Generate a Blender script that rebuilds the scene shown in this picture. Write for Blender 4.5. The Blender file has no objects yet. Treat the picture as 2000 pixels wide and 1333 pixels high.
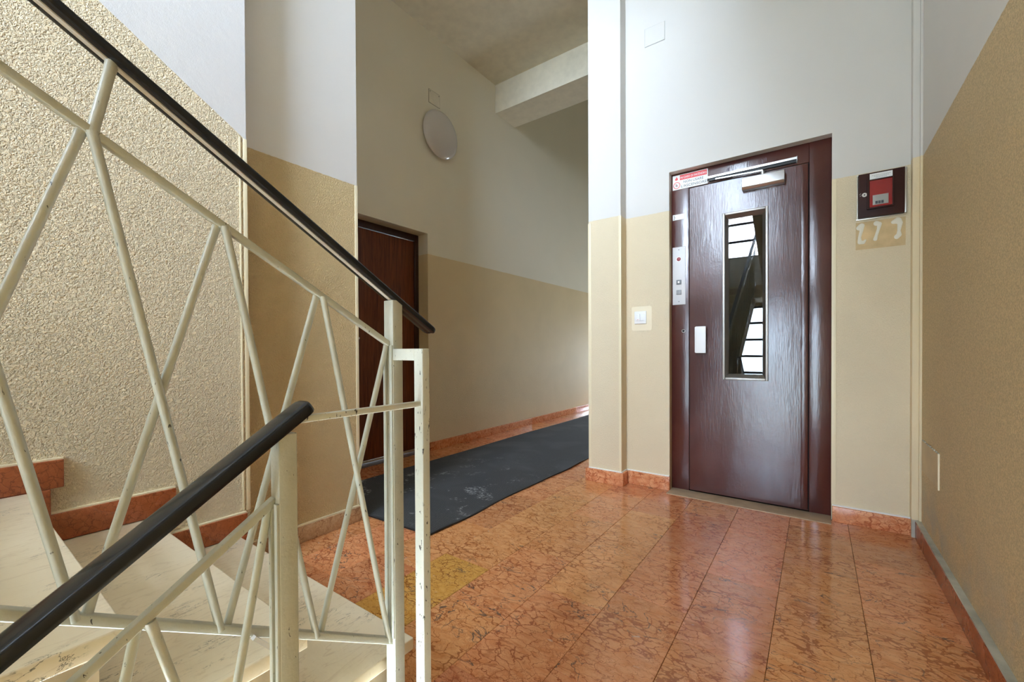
import bpy, bmesh, math, random
from mathutils import Vector, Matrix
random.seed(7)
SC = bpy.context.scene
COL = SC.collection

# ------------------------------------------------------------------ camera
cam_d = bpy.data.cameras.new('camera')
cam_d.sensor_width = 36.0
cam_d.lens = 36.0 * 827.1 / 2000.0
cam_d.shift_y = 25.7 / 2000.0
cam_d.clip_start = 0.02
cam = bpy.data.objects.new('camera', cam_d)
COL.objects.link(cam)
yaw, pitch, roll = 0.624007, -0.00918287, -0.00485589
f = Vector((-math.sin(yaw) * math.cos(pitch), math.cos(yaw) * math.cos(pitch), math.sin(pitch)))
r = Vector((math.cos(yaw), math.sin(yaw), 0))
u = r.cross(f)
rr = r * math.cos(roll) + u * math.sin(roll)
uu = u * math.cos(roll) - r * math.sin(roll)
M = Matrix.Identity(4)
for i in range(3):
    M[i][0], M[i][1], M[i][2] = rr[i], uu[i], -f[i]
M.translation = Vector((0, 0, 0.9))
cam.matrix_world = M
SC.camera = cam

# ------------------------------------------------------------------ sky, daylight, exposure
SKY = 24.0
wd = bpy.data.worlds.new('overcast_sky')
SC.world = wd
wd.use_nodes = True
wn = wd.node_tree
wn.nodes.clear()
wo = wn.nodes.new('ShaderNodeOutputWorld')
wb = wn.nodes.new('ShaderNodeBackground')
tc = wn.nodes.new('ShaderNodeTexCoord')
sx = wn.nodes.new('ShaderNodeSeparateXYZ')
cr = wn.nodes.new('ShaderNodeValToRGB')
cr.color_ramp.elements[0].position = 0.46
cr.color_ramp.elements[0].color = (0.42, 0.50, 0.56, 1)
cr.color_ramp.elements[1].position = 0.56
cr.color_ramp.elements[1].color = (0.70, 0.825, 1.0, 1)
mp = wn.nodes.new('ShaderNodeMapRange')
mp.inputs['From Min'].default_value = -1
wn.links.new(tc.outputs['Generated'], sx.inputs[0])
wn.links.new(sx.outputs['Z'], mp.inputs['Value'])
wn.links.new(mp.outputs[0], cr.inputs[0])
wn.links.new(cr.outputs[0], wb.inputs['Color'])
wb.inputs['Strength'].default_value = SKY
wn.links.new(wb.outputs[0], wo.inputs['Surface'])


def portal(name, loc, rot, sx_, sy_):
    l = bpy.data.lights.new(name, 'AREA')
    l.shape = 'RECTANGLE'
    l.size, l.size_y = sx_, sy_
    o = bpy.data.objects.new(name, l)
    COL.objects.link(o)
    o.location = loc
    o.rotation_euler = rot
    l.cycles.is_portal = True
    return o


YB = -3.3                    # stairwell window wall
UW = (-1.55, 0.33, 2.62, 5.6)    # upper stairwell window x0,x1,z0,z1
LW = (-1.22, -0.42, -1.10, 1.70)   # lower stairwell window
portal('window_daylight', ((UW[0] + UW[1]) / 2, YB - 0.28, (UW[2] + UW[3]) / 2), (math.radians(90), 0, 0), UW[1] - UW[0], UW[3] - UW[2])
portal('lower_window_daylight', ((LW[0] + LW[1]) / 2, YB - 0.28, (LW[2] + LW[3]) / 2), (math.radians(90), 0, 0), LW[1] - LW[0], LW[3] - LW[2])
portal('entrance_daylight', (-2.29, 8.20, .80), (math.radians(-90), 0, 0), .42, 1.0)

SC.view_settings.view_transform = 'Standard'
SC.view_settings.look = 'None'
SC.view_settings.gamma = 1
SC.view_settings.use_curve_mapping = False
SC.view_settings.exposure = 1.62
try:
    SC.cycles.max_bounces = 14
    SC.cycles.diffuse_bounces = 8
    SC.cycles.transparent_max_bounces = 16
    SC.cycles.sample_clamp_indirect = 12
    SC.cycles.caustics_refractive = False
    SC.cycles.caustics_reflective = False
except Exception:
    pass


# ------------------------------------------------------------------ node helpers
class Mat:
    def __init__(s, name):
        s.m = bpy.data.materials.new(name)
        s.m.use_nodes = True
        s.t = s.m.node_tree
        s.t.nodes.clear()
        s.out = s.t.nodes.new('ShaderNodeOutputMaterial')
        s.b = s.t.nodes.new('ShaderNodeBsdfPrincipled')
        s.t.links.new(s.b.outputs[0], s.out.inputs[0])

    def set(s, sock, v):
        if v is None:
            return
        if hasattr(v, 'is_output') or isinstance(v, bpy.types.NodeSocket):
            s.t.links.new(v, sock)
        else:
            if isinstance(v, (tuple, list)) and len(v) == 3 and sock.type == 'RGBA':
                v = (*v, 1)
            sock.default_value = v

    def N(s, typ, out=0, props=None, **ins):
        n = s.t.nodes.new('ShaderNode' + typ)
        for k, v in (props or {}).items():
            setattr(n, k, v)
        for k, v in ins.items():
            key = int(k[1:]) if k[0] == 'i' and k[1:].isdigit() else k.replace('_', ' ')
            s.set(n.inputs[key], v)
        return n.outputs[out]

    def P(s, **kw):
        for k, v in kw.items():
            s.set(s.b.inputs[k.replace('_', ' ')], v)

    def math(s, op, a, b=None, c=None):
        n = s.t.nodes.new('ShaderNodeMath')
        n.operation = op
        for i, v in enumerate((a, b, c)):
            if v is not None:
                s.set(n.inputs[i], v)
        return n.outputs[0]

    def mix(s, fac, a, b):
        n = s.t.nodes.new('ShaderNodeMix')
        n.data_type = 'RGBA'
        s.set(n.inputs[0], fac)
        s.set(n.inputs[6], a)
        s.set(n.inputs[7], b)
        return n.outputs[2]

    def rng(s, v, a, b, c=0.0, d=1.0):
        return s.N('MapRange', i0=v, i1=a, i2=b, i3=c, i4=d)

    def noise(s, vec, scale, detail=2.0, dist=0.0, rough=0.5):
        return s.N('TexNoise', Vector=vec, Scale=scale, Detail=detail, Distortion=dist, Roughness=rough)

    def obj(s):
        return s.N('TexCoord', out=3)

    def bump(s, h, dist, strength=1.0, normal=None):
        n = s.N('Bump', Height=h, Distance=dist, Strength=strength)
        if normal is not None:
            s.t.links.new(normal, n.node.inputs['Normal'])
        return n

    def scaled(s, vec, sc, loc=(0, 0, 0)):
        return s.N('Mapping', Vector=vec, Scale=sc, Location=loc)


def simple(name, col, rough=0.5, metal=0.0, bump=0.0, bscale=200.0, var=0.0, spec=0.5, **kw):
    m = Mat(name)
    c = m.obj()
    if var:
        n = m.noise(c, 14.0, 4.0)
        m.P(Base_Color=m.mix(m.rng(n, .3, .7), tuple(x * (1 - var) for x in col), tuple(min(1, x * (1 + var)) for x in col)))
    else:
        m.P(Base_Color=(*col, 1))
    m.P(Roughness=rough, Metallic=metal, Specular_IOR_Level=spec)
    if bump:
        m.P(Normal=m.bump(m.noise(c, bscale, 3.0), bump))
    for k, v in kw.items():
        m.set(m.b.inputs[k.replace('_', ' ')], v)
    return m.m


WHITE = (0.68, 0.665, 0.635)
YELLOW = (0.66, 0.52, 0.295)


def wall_paint(name, line=1.79, slope=None, grain=130.0, depth=0.003, mottled=0.0, yellow=YELLOW, grime=False, WHITE=WHITE):
    """two-tone plaster: smooth white above, coarse yellow stucco below the paint line"""
    m = Mat(name)
    pos = m.N('NewGeometry', out=0)
    sep = m.N('SeparateXYZ', Vector=pos).node
    z = sep.outputs['Z']
    wob = m.math('MULTIPLY', m.math('SUBTRACT', m.noise(pos, 45.0, 2.0), 0.5), 0.006)
    zz = m.math('ADD', z, wob)
    if slope:
        lim = m.math('ADD', m.math('MULTIPLY', m.math('SUBTRACT', sep.outputs['Y'], slope[0]), slope[1]), line)
    else:
        lim = line
    isw = m.math('GREATER_THAN', zz, lim)
    big = m.noise(pos, 2.3, 4.0, 0.5)
    y1 = m.mix(m.rng(big, .3, .7), tuple(c * .955 for c in yellow), tuple(min(1, c * 1.03) for c in yellow))
    if mottled:
        sp = m.noise(pos, grain * 1.1, 2.0)
        y1 = m.mix(m.rng(sp, .40, .62), tuple(c * (1 - mottled) for c in yellow), tuple(min(1, c * (1 + mottled * .7)) for c in yellow))
    w1 = m.mix(m.rng(big, .3, .7), tuple(c * .97 for c in WHITE), WHITE)
    if grime:
        g = m.math('MULTIPLY', m.rng(z, 0.34, 0.10), m.rng(m.noise(pos, 7.0, 4.0, .6), .42, .68))
        y1 = m.mix(m.math('MULTIPLY', g, .75), y1, (0.42, 0.42, 0.35))
    m.P(Base_Color=m.mix(isw, y1, w1), Roughness=0.62, Specular_IOR_Level=0.3)
    wv = m.N('VectorMath', props={'operation': 'ADD'}, i0=pos, i1=m.N('TexNoise', out=1, Vector=pos, Scale=grain * .5, Detail=1.0))
    n1 = m.noise(pos, grain, 2.0, 0.9)
    hi = m.rng(n1, .36, .60)
    lo = m.math('MULTIPLY', m.noise(pos, 34.0, 3.0), 0.10)
    lo2 = m.math('MULTIPLY', m.noise(pos, 420.0, 2.0), 0.06)
    h = m.N('Mix', i0=isw, i2=hi, i3=m.math('ADD', lo, lo2))
    m.P(Normal=m.bump(h, depth, 0.9))
    return m.m


def marble(name, base, light, vein, tile=True, sc=1.0, rough=0.13, gray=True):
    m = Mat(name)
    co = m.obj()
    if tile:
        rnd = m.N('ObjectInfo', out=5)
        off = m.N('CombineXYZ', X=m.math('MULTIPLY', rnd, 61.0), Y=m.math('MULTIPLY', rnd, 37.0), Z=m.math('MULTIPLY', rnd, 13.0))
        co = m.N('VectorMath', props={'operation': 'ADD'}, i0=co, i1=off)
    st = m.scaled(co, (0.9 * sc, 1.5 * sc, 1.2 * sc))
    wc = m.N('TexNoise', out=1, Vector=st, Scale=11.0, Detail=4.0, Roughness=.6)
    wv = m.N('VectorMath', props={'operation': 'SCALE'}, i0=m.N('VectorMath', props={'operation': 'SUBTRACT'}, i0=wc, i1=(.5, .5, .5)), Scale=.10)
    pv = m.N('VectorMath', props={'operation': 'ADD'}, i0=st, i1=wv)
    d1 = m.N('TexVoronoi', props={'feature': 'DISTANCE_TO_EDGE'}, Vector=pv, Scale=23.0, Randomness=1.0)
    d2 = m.N('TexVoronoi', props={'feature': 'DISTANCE_TO_EDGE'}, Vector=pv, Scale=58.0, Randomness=1.0)
    patch = m.noise(st, 5.5, 3.0, .8)
    th1 = m.math('MULTIPLY', m.rng(patch, .40, .78), .085)
    v1 = m.math('LESS_THAN', d1, th1)
    v1 = m.math('MAXIMUM', m.rng(m.math('SUBTRACT', d1, th1), .025, -.005), 0.0)
    th2 = m.math('MULTIPLY', m.rng(m.noise(st, 9.0, 2.0), .42, .75), .075)
    v2 = m.math('MULTIPLY', m.rng(m.math('SUBTRACT', d2, th2), .03, -.01), .55)
    blot = m.rng(m.noise(pv, 8.0, 5.0, 1.8), .61, .68)
    nod = m.noise(pv, 26.0, 3.0)
    basec = m.mix(m.rng(nod, .35, .65), base, light)
    c = m.mix(m.math('MULTIPLY', v1, .82), basec, vein)
    c = m.mix(v2, c, tuple(a * .6 + b * .4 for a, b in zip(vein, base)))
    c = m.mix(m.math('MULTIPLY', blot, .6), c, tuple(a * .8 + b * .2 for a, b in zip(vein, base)))
    if gray:
        ridge = m.math('ABSOLUTE', m.math('SUBTRACT', m.noise(st, 6.0, 5.0, 1.2), .5))
        crack = m.math('MULTIPLY', m.rng(ridge, .012, .004), m.rng(m.noise(st, 4.0, 2.0), .50, .60))
        c = m.mix(m.math('MULTIPLY', crack, .85), c, (.10, .075, .065))
        scuff = m.math('MULTIPLY', m.rng(m.noise(st, 21.0, 4.0, 1.0), .70, .76), .55)
        c = m.mix(scuff, c, (.62, .52, .45))
    if tile:
        val = m.rng(rnd, 0, 1, .86, 1.10)
        hs = m.N('HueSaturation', Hue=m.rng(m.math('FRACT', m.math('MULTIPLY', rnd, 7.3)), 0, 1, .494, .510), Value=val, Color=c)
        c = hs
    m.P(Base_Color=c, Roughness=m.rng(m.noise(co, 5.0, 3.0), .3, .7, rough * .75, rough * 1.5), Specular_IOR_Level=.5)
    m.P(Normal=m.bump(m.noise(co, 3.0, 2.0), .0015, .5))
    return m.m


def cream_marble(name, dark=1.0):
    m = Mat(name)
    co = m.N('NewGeometry', out=0)
    st = m.scaled(co, (6.5, 1.6, 3.0))
    big = m.noise(co, 4.0, 4.0, .6)
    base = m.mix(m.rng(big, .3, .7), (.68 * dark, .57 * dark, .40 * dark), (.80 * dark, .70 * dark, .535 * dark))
    r1 = m.math('ABSOLUTE', m.math('SUBTRACT', m.noise(st, 9.0, 5.0, 1.0, .65), .5))
    k = m.math('MULTIPLY', m.rng(r1, .016, .004), m.rng(m.noise(m.scaled(co, (3.0, 1.5, 2.0)), 4.0, 4.0), .56, .63))
    c = m.mix(m.math('MULTIPLY', k, .85), base, (.06, .05, .04))
    r2 = m.math('ABSOLUTE', m.math('SUBTRACT', m.noise(st, 4.0, 4.0, .8), .5))
    c = m.mix(m.math('MULTIPLY', m.rng(r2, .02, .0), .28), c, (.45, .32, .20))
    m.P(Base_Color=c, Roughness=.38, Specular_IOR_Level=.4)
    m.P(Normal=m.bump(m.noise(co, 90.0, 2.0), .0004))
    return m.m


def chipped_paint(name, col, chip=(.05, .045, .04), amount=.70, rough=.36):
    m = Mat(name)
    co = m.N('NewGeometry', out=0)
    n = m.noise(m.scaled(co, (1, 1, .35)), 190.0, 3.0, .4)
    mask = m.math('MULTIPLY', m.rng(n, amount, amount + .015), m.rng(m.noise(co, 6.0, 2.0), .42, .5))
    tone = m.mix(m.rng(m.noise(co, 24.0, 3.0), .3, .7), tuple(c * .93 for c in col), tuple(min(1, c * 1.04) for c in col))
    m.P(Base_Color=m.mix(mask, tone, chip), Roughness=rough)
    m.P(Normal=m.bump(m.noise(co, 160.0, 2.0), .0006))
    return m.m


def door_paint(name):
    m = Mat(name)
    co = m.N('NewGeometry', out=0)
    st = m.scaled(co, (1.0, 1.0, .10))
    big = m.noise(co, 3.0, 4.0, .5)
    base = m.mix(m.rng(big, .35, .65), (.062, .015, .013), (.085, .021, .016))
    scr = m.math('MULTIPLY', m.rng(m.noise(m.scaled(co, (1, 1, .3)), 60.0, 4.0, .5), .70, .73), .35)
    c = base
    strokes = m.noise(st, 150.0, 3.0, .2)
    wav = m.noise(m.scaled(co, (1, 1, .55)), 11.0, 3.0, .3)
    blob = m.noise(co, 70.0, 2.0)
    h = m.math('ADD', m.math('ADD', m.math('MULTIPLY', strokes, .24), m.math('MULTIPLY', wav, .8)), m.math('MULTIPLY', blob, .12))
    m.P(Base_Color=c, Roughness=m.rng(big, .3, .7, .18, .24), Specular_IOR_Level=.66)
    m.P(Normal=m.bump(h, .0014, .8))
    return m.m


def wood(name):
    m = Mat(name)
    co = m.N('NewGeometry', out=0)
    st = m.scaled(co, (9.0, 9.0, .55))
    n = m.noise(st, 7.0, 5.0, 1.0, .6)
    n2 = m.noise(m.scaled(co, (40.0, 40.0, 1.2)), 8.0, 3.0)
    c = m.mix(m.rng(n, .32, .68), (.075, .018, .006), (.215, .060, .018))
    c = m.mix(m.math('MULTIPLY', m.rng(n2, .4, .7), .35), c, (.045, .012, .006))
    m.P(Base_Color=c, Roughness=.34, Specular_IOR_Level=.4)
    return m.m


def mat_rubber(name):
    m = Mat(name)
    co = m.obj()
    sep = m.N('SeparateXYZ', Vector=co).node
    y = m.math('SINE', m.math('MULTIPLY', sep.outputs['Y'], 2 * math.pi / .009))
    x = m.math('SINE', m.math('MULTIPLY', sep.outputs['X'], 2 * math.pi / .012))
    g = m.math('MULTIPLY', m.math('ADD', m.math('MULTIPLY', y, .65), m.math('MULTIPLY', x, .35)), .5)
    fuzz = m.noise(co, 170.0, 3.0)
    base = m.mix(m.rng(m.math('ADD', g, m.math('SUBTRACT', fuzz, .5)), -.5, .6), (.022, .023, .025), (.095, .098, .104))
    salt = m.math('MULTIPLY', m.rng(m.noise(co, 5.0, 5.0, .8, .65), .555, .63), m.rng(m.noise(co, 62.0, 3.0), .47, .60))
    near = m.math('MULTIPLY', m.rng(sep.outputs['Y'], 1.6, .2), m.rng(sep.outputs['Y'], .02, .28))
    c = m.mix(m.math('MULTIPLY', m.math('MULTIPLY', salt, near), .85), base, (.42, .43, .44))
    dust = m.math('MULTIPLY', m.rng(m.noise(co, 2.2, 5.0, .6), .48, .75), .30)
    c = m.mix(dust, c, (.15, .155, .165))
    m.P(Base_Color=c, Roughness=.85, Specular_IOR_Level=.25)
    m.P(Normal=m.bump(m.math('ADD', g, fuzz), .002, .7))
    return m.m


def glass(name, tint=(.86, .9, .9), rough=0.0):
    m = Mat(name)
    m.P(Base_Color=(*tint, 1), Roughness=rough, Transmission_Weight=1.0, IOR=1.5)
    return m.m


def window_pane(name, tint=(.93, .96, .97)):
    """thin clear sheet: lets the sky through, keeps its surface reflection"""
    m = Mat(name)
    tr = m.t.nodes.new('ShaderNodeBsdfTransparent')
    tr.inputs[0].default_value = (*tint, 1)
    gl = m.t.nodes.new('ShaderNodeBsdfGlossy')
    gl.inputs['Roughness'].default_value = .03
    fr = m.t.nodes.new('ShaderNodeFresnel')
    mx = m.t.nodes.new('ShaderNodeMixShader')
    m.t.links.new(fr.outputs[0], mx.inputs[0])
    m.t.links.new(tr.outputs[0], mx.inputs[1])
    m.t.links.new(gl.outputs[0], mx.inputs[2])
    m.t.links.new(mx.outputs[0], m.out.inputs[0])
    return m.m


MT = {}
MT['wall_stairs'] = wall_paint('stair_wall_stucco', line=1.762, slope=(.762, -.645), grain=145.0, depth=.0062, yellow=(.81, .68, .475), WHITE=(.655, .645, .65))  # same yellow paint as other walls, lightened to stand in for missing window light
MT['wall_coarse'] = wall_paint('landing_wall_stucco', line=1.775, grain=155.0, depth=.0056, yellow=(.76, .585, .325), WHITE=(.68, .665, .65))  # same yellow again, lightened less than the stair wall in place of light
MT['wall_corr'] = wall_paint('corridor_wall_stucco', line=1.765, grain=190.0, depth=.0014, yellow=(.70, .56, .33), WHITE=(.76, .72, .60))
MT['wall_lift'] = wall_paint('lift_wall_stucco', line=1.785, grain=190.0, depth=.0011, yellow=(.74, .64, .455))
MT['wall_right'] = wall_paint('right_wall_stucco', line=1.795, grain=185.0, depth=.0022, mottled=.15, grime=True, yellow=(.66, .505, .285))
MT['white'] = simple('white_distemper', (.72, .675, .555), .7, bump=.0004, bscale=60, var=.06)
MT['bead'] = simple('cream_corner_bead', (.80, .71, .50), .4)
MT['bead_white'] = simple('cream_casing_paint', (.78, .70, .53), .5, var=.03)
MT['tile'] = marble('red_verona_marble', (.63, .240, .098), (.73, .335, .160), (.305, .082, .030))
MT['tile_yellow'] = marble('yellow_verona_marble', (.60, .30, .065), (.68, .37, .10), (.20, .06, .014), tile=False, sc=1.3)
MT['skirt'] = marble('red_marble_skirting', (.60, .215, .092), (.74, .37, .19), (.36, .088, .034), tile=False, sc=1.2, rough=.2, gray=False)
MT['skirt_dark'] = marble('brown_marble_skirting', (.33, .085, .028), (.39, .112, .040), (.20, .050, .019), tile=False, sc=1.6, rough=.25, gray=False)
MT['skirt_pale'] = marble('pale_marble_skirting', (.50, .33, .19), (.60, .43, .27), (.30, .15, .07), tile=False, sc=1.3, rough=.3)
MT['grout'] = simple('dark_grout', (.10, .055, .030), .9)
MT['mortar'] = simple('grey_mortar', (.44, .43, .36), .9, bump=.002, bscale=70, var=.22)
MT['cream'] = cream_marble('cream_marble')
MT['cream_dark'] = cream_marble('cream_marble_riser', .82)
MT['plaster'] = simple('stair_soffit_plaster', (.40, .32, .21), .8, bump=.001, bscale=60, var=.06)
MT['rail'] = chipped_paint('cream_enamel', (.47, .465, .385))
MT['rail_chip'] = chipped_paint('cream_enamel_chipped', (.55, .54, .46), amount=.655)
MT['flat'] = chipped_paint('worn_white_primer', (.66, .62, .58), amount=.69, rough=.5)
MT['black'] = simple('black_plastic', (.008, .008, .009), .2, bump=.0003, bscale=40, spec=.32)
MT['door'] = door_paint('maroon_enamel')
MT['door_gap'] = simple('dark_joint', (.006, .004, .004), .8)
MT['wood'] = wood('mahogany_veneer')
MT['wood_dark'] = simple('dark_stained_wood', (.030, .0085, .005), .35, var=.2)
MT['alu'] = simple('brushed_aluminium', (.62, .62, .63), .34, metal=1.0, bump=.0001, bscale=300)
MT['alu_frame'] = simple('satin_bronze_aluminium', (.40, .375, .35), .45, metal=1.0)
MT['white_plastic'] = simple('white_plastic', (.82, .84, .86), .35)
MT['grey_plate'] = simple('light_grey_enamel', (.63, .63, .64), .4)
MT['grey_button'] = simple('grey_button', (.16, .18, .20), .4)
MT['red'] = simple('red_plastic', (.55, .035, .045), .3)
MT['red_print'] = simple('red_print', (.70, .035, .035), .45)
MT['ink'] = simple('dark_ink', (.05, .055, .065), .5)
MT['paper'] = simple('white_sticker', (.84, .85, .85), .45)
MT['box_brown'] = simple('brown_enamel', (.036, .010, .007), .5, bump=.0004, bscale=90, var=.12, spec=.22)
MT['chrome'] = simple('worn_chrome', (.70, .69, .66), .28, metal=1.0)
MT['glass'] = glass('lift_glass')
MT['red_glass'] = simple('red_window', (.30, .016, .016), .12, spec=.6)
MT['pane'] = window_pane('window_glass')
MT['pane_grey'] = window_pane('grey_wired_glass', (.50, .545, .57))
MT['iron'] = simple('dark_window_iron', (.02, .022, .025), .5)
MT['shaft'] = simple('dark_shaft', (.018, .017, .018), .85)
MT['lamp'] = simple('opal_glass', (.56, .535, .52), .14, spec=.5, Subsurface_Weight=.0)
MT['stone'] = simple('worn_tan_stone', (.40, .29, .185), .5, bump=.001, bscale=50, var=.15)
MT['patch'] = simple('bare_plaster', (.63, .47, .255), .85, bump=.002, bscale=60, var=.16)
MT['glue'] = simple('dried_white_adhesive', (.76, .73, .62), .6)
MT['halo'] = simple('pale_repaint', (.80, .715, .53), .55)
MT['mat'] = mat_rubber('charcoal_ribbed_rubber')
MT['mat_edge'] = simple('black_rubber_edge', (.012, .013, .015), .5)


# ------------------------------------------------------------------ mesh helpers
class MB:
    def __init__(s):
        s.v, s.f = [], []

    def add(s, vs, fs):
        k = len(s.v)
        s.v += [tuple(p) for p in vs]
        s.f += [tuple(i + k for i in fc) for fc in fs]
        return s

    def box(s, x0, x1, y0, y1, z0, z1):
        return s.add([(x0, y0, z0), (x1, y0, z0), (x1, y1, z0), (x0, y1, z0), (x0, y0, z1), (x1, y0, z1), (x1, y1, z1), (x0, y1, z1)],
                     [(0, 3, 2, 1), (4, 5, 6, 7), (0, 1, 5, 4), (1, 2, 6, 5), (2, 3, 7, 6), (3, 0, 4, 7)])

    def rings(s, rings, caps=True):
        n = len(rings[0])
        vs = [p for rg in rings for p in rg]
        fs = []
        for a in range(len(rings) - 1):
            for i in range(n):
                j = (i + 1) % n
                fs.append((a * n + i, a * n + j, (a + 1) * n + j, (a + 1) * n + i))
        if caps:
            fs.append(tuple(reversed(range(n))))
            fs.append(tuple(range((len(rings) - 1) * n, len(rings) * n)))
        return s.add(vs, fs)

    def tube(s, p0, p1, rad, n=12, r1=None):
        p0, p1 = Vector(p0), Vector(p1)
        d = (p1 - p0).normalized()
        a = d.orthogonal().normalized()
        b = d.cross(a)
        ring = lambda p, R: [p + (a * math.cos(2 * math.pi * i / n) + b * math.sin(2 * math.pi * i / n)) * R for i in range(n)]
        return s.rings([ring(p0, rad), ring(p1, rad if r1 is None else r1)])

    def bar(s, p0, p1, w, h):
        """square bar: w across X (horizontal normal), h in the plane normal"""
        p0, p1 = Vector(p0), Vector(p1)
        d = (p1 - p0).normalized()
        X = Vector((1, 0, 0)) if abs(d.x) < .9 else Vector((0, 1, 0))
        nrm = X.cross(d).normalized()
        X = d.cross(nrm).normalized()
        rg = lambda p: [p - X * w / 2 - nrm * h / 2, p + X * w / 2 - nrm * h / 2, p + X * w / 2 + nrm * h / 2, p - X * w / 2 + nrm * h / 2]
        return s.rings([rg(p0), rg(p1)])

    def prism_x(s, poly, x0, x1):
        return s.rings([[(x0, y, z) for y, z in poly], [(x1, y, z) for y, z in poly]])

    def prism_z(s, poly, z0, z1):
        return s.rings([[(x, y, z0) for x, y in poly], [(x, y, z1) for x, y in poly]])

    def prism_y(s, poly, y0, y1):
        return s.rings([[(x, y0, z) for x, z in poly], [(x, y1, z) for x, z in poly]])

    def build(s, name, mat, parent=None, origin=None, bevel=0.0, seg=2, smooth=False):
        if parent is not None and origin is None:
            o0 = WPOS[parent.name]
        else:
            o0 = Vector(origin or (0, 0, 0))
        me = bpy.data.meshes.new(name)
        me.from_pydata([tuple(Vector(p) - o0) for p in s.v], [], s.f)
        bm = bmesh.new()
        bm.from_mesh(me)
        bmesh.ops.recalc_face_normals(bm, faces=bm.faces)
        if bevel:
            es = [e for e in bm.edges if len(e.link_faces) == 2 and e.calc_face_angle(0) > .6]
            bmesh.ops.bevel(bm, geom=es, offset=bevel, segments=seg, affect='EDGES', profile=.6, clamp_overlap=True)
        for fc in bm.faces:
            fc.smooth = smooth or bevel > 0
        if smooth:
            for e in bm.edges:
                if len(e.link_faces) == 2 and e.calc_face_angle(0) > .7:
                    e.smooth = False
        bm.to_mesh(me)
        bm.free()
        me.materials.append(mat)
        o = bpy.data.objects.new(name, me)
        COL.objects.link(o)
        if parent is not None:
            o.parent = parent
            o.location = o0 - WPOS[parent.name]
        else:
            o.location = o0
        WPOS[o.name] = o0.copy()
        return o


WPOS = {}


def tag(o, label=None, cat=None, group=None, kind=None):
    if label:
        o['label'] = label
    if cat:
        o['category'] = cat
    if group:
        o['group'] = group
    if kind:
        o['kind'] = kind
    return o


def thing(name, loc, label, cat, group=None):
    o = bpy.data.objects.new(name, None)
    o.empty_display_size = .1
    COL.objects.link(o)
    o.location = loc
    WPOS[o.name] = Vector(loc)
    return tag(o, label, cat, group)


def struct(o, label=None):
    o['kind'] = 'structure'
    if label:
        o['label'] = label
    return o


def bx(*a):
    return MB().box(*a)


def text(name, body, size, loc, mat, parent, depth=.0004, width=None):
    """flat lettering on a face looking towards -Y"""
    cu = bpy.data.curves.new(name, 'FONT')
    cu.body = body
    cu.size = size
    cu.extrude = depth
    cu.align_x = 'LEFT'
    tmp = bpy.data.objects.new('tmp_' + name, cu)
    COL.objects.link(tmp)
    dg = bpy.context.evaluated_depsgraph_get()
    me = bpy.data.meshes.new_from_object(tmp.evaluated_get(dg))
    bpy.data.objects.remove(tmp)
    xs = [v.co.x for v in me.vertices]
    k = width / (max(xs) - min(xs)) if width else 1.0
    o0 = WPOS[parent.name]
    x_min = min(xs)
    for v in me.vertices:
        x, y, z = v.co
        v.co = Vector((loc[0] + (x - x_min) * k, loc[1] - z, loc[2] + y)) - o0
    me.materials.clear()
    me.materials.append(mat)
    o = bpy.data.objects.new(name, me)
    COL.objects.link(o)
    o.parent = parent
    WPOS[o.name] = o0.copy()
    return o


# ------------------------------------------------------------------ room shell
XS, XL, XC, XR = -1.88, -1.98, -2.82, 0.40
CEIL = 3.76
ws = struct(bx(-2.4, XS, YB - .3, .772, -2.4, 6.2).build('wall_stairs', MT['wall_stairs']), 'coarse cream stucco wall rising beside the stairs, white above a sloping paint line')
wl = struct(bx(-3.2, XL, .772, 1.35, -2.4, CEIL).build('wall_landing', MT['wall_coarse']), 'short coarse yellow stucco wall set back behind the stair wall corner')
m = MB()
m.box(-3.2, XC, 1.35, 1.80, 0, CEIL).box(-3.2, XC, 2.637, 8.3, 0, 4.8).box(-3.2, XC, 1.80, 2.637, 1.945, CEIL)
wc = struct(m.build('wall_left', MT['wall_corr']), 'long corridor wall with a recessed wooden door and a round lamp')
m = MB()
m.box(-1.28, -1.05, 2.69, 8.3, 0, 4.8)
m.box(-1.05, -.765, 2.785, 3.05, 0, CEIL)
m.box(.063, .62, 2.785, 3.05, 0, CEIL)
m.box(-.765, .063, 2.785, 3.05, 2.028, CEIL)
wb_ = struct(m.build('wall_back', MT['wall_lift']), 'white over pale yellow wall around the lift door')
wr = struct(bx(XR, .75, YB - .3, 2.785, -2.4, 6.2).build('wall_right', MT['wall_right']), 'tan stucco wall at the right, white above the paint line')
# stairwell window wall
m = MB()
y0, y1 = YB - .3, YB
segs = [(-2.4, LW[2]), (LW[2], LW[3]), (LW[3], UW[2]), (UW[2], UW[3]), (UW[3], 6.2)]
m.box(XS, XR, y0, y1, -2.4, LW[2]).box(XS, LW[0], y0, y1, LW[2], LW[3]).box(LW[1], XR, y0, y1, LW[2], LW[3])
m.box(XS, XR, y0, y1, LW[3], UW[2]).box(XS, UW[0], y0, y1, UW[2], UW[3]).box(UW[1], XR, y0, y1, UW[2], UW[3]).box(XS, XR, y0, y1, UW[3], 6.2)
struct(m.build('wall_front', MT['wall_right']), 'stairwell wall behind the viewer with two tall windows')


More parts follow.
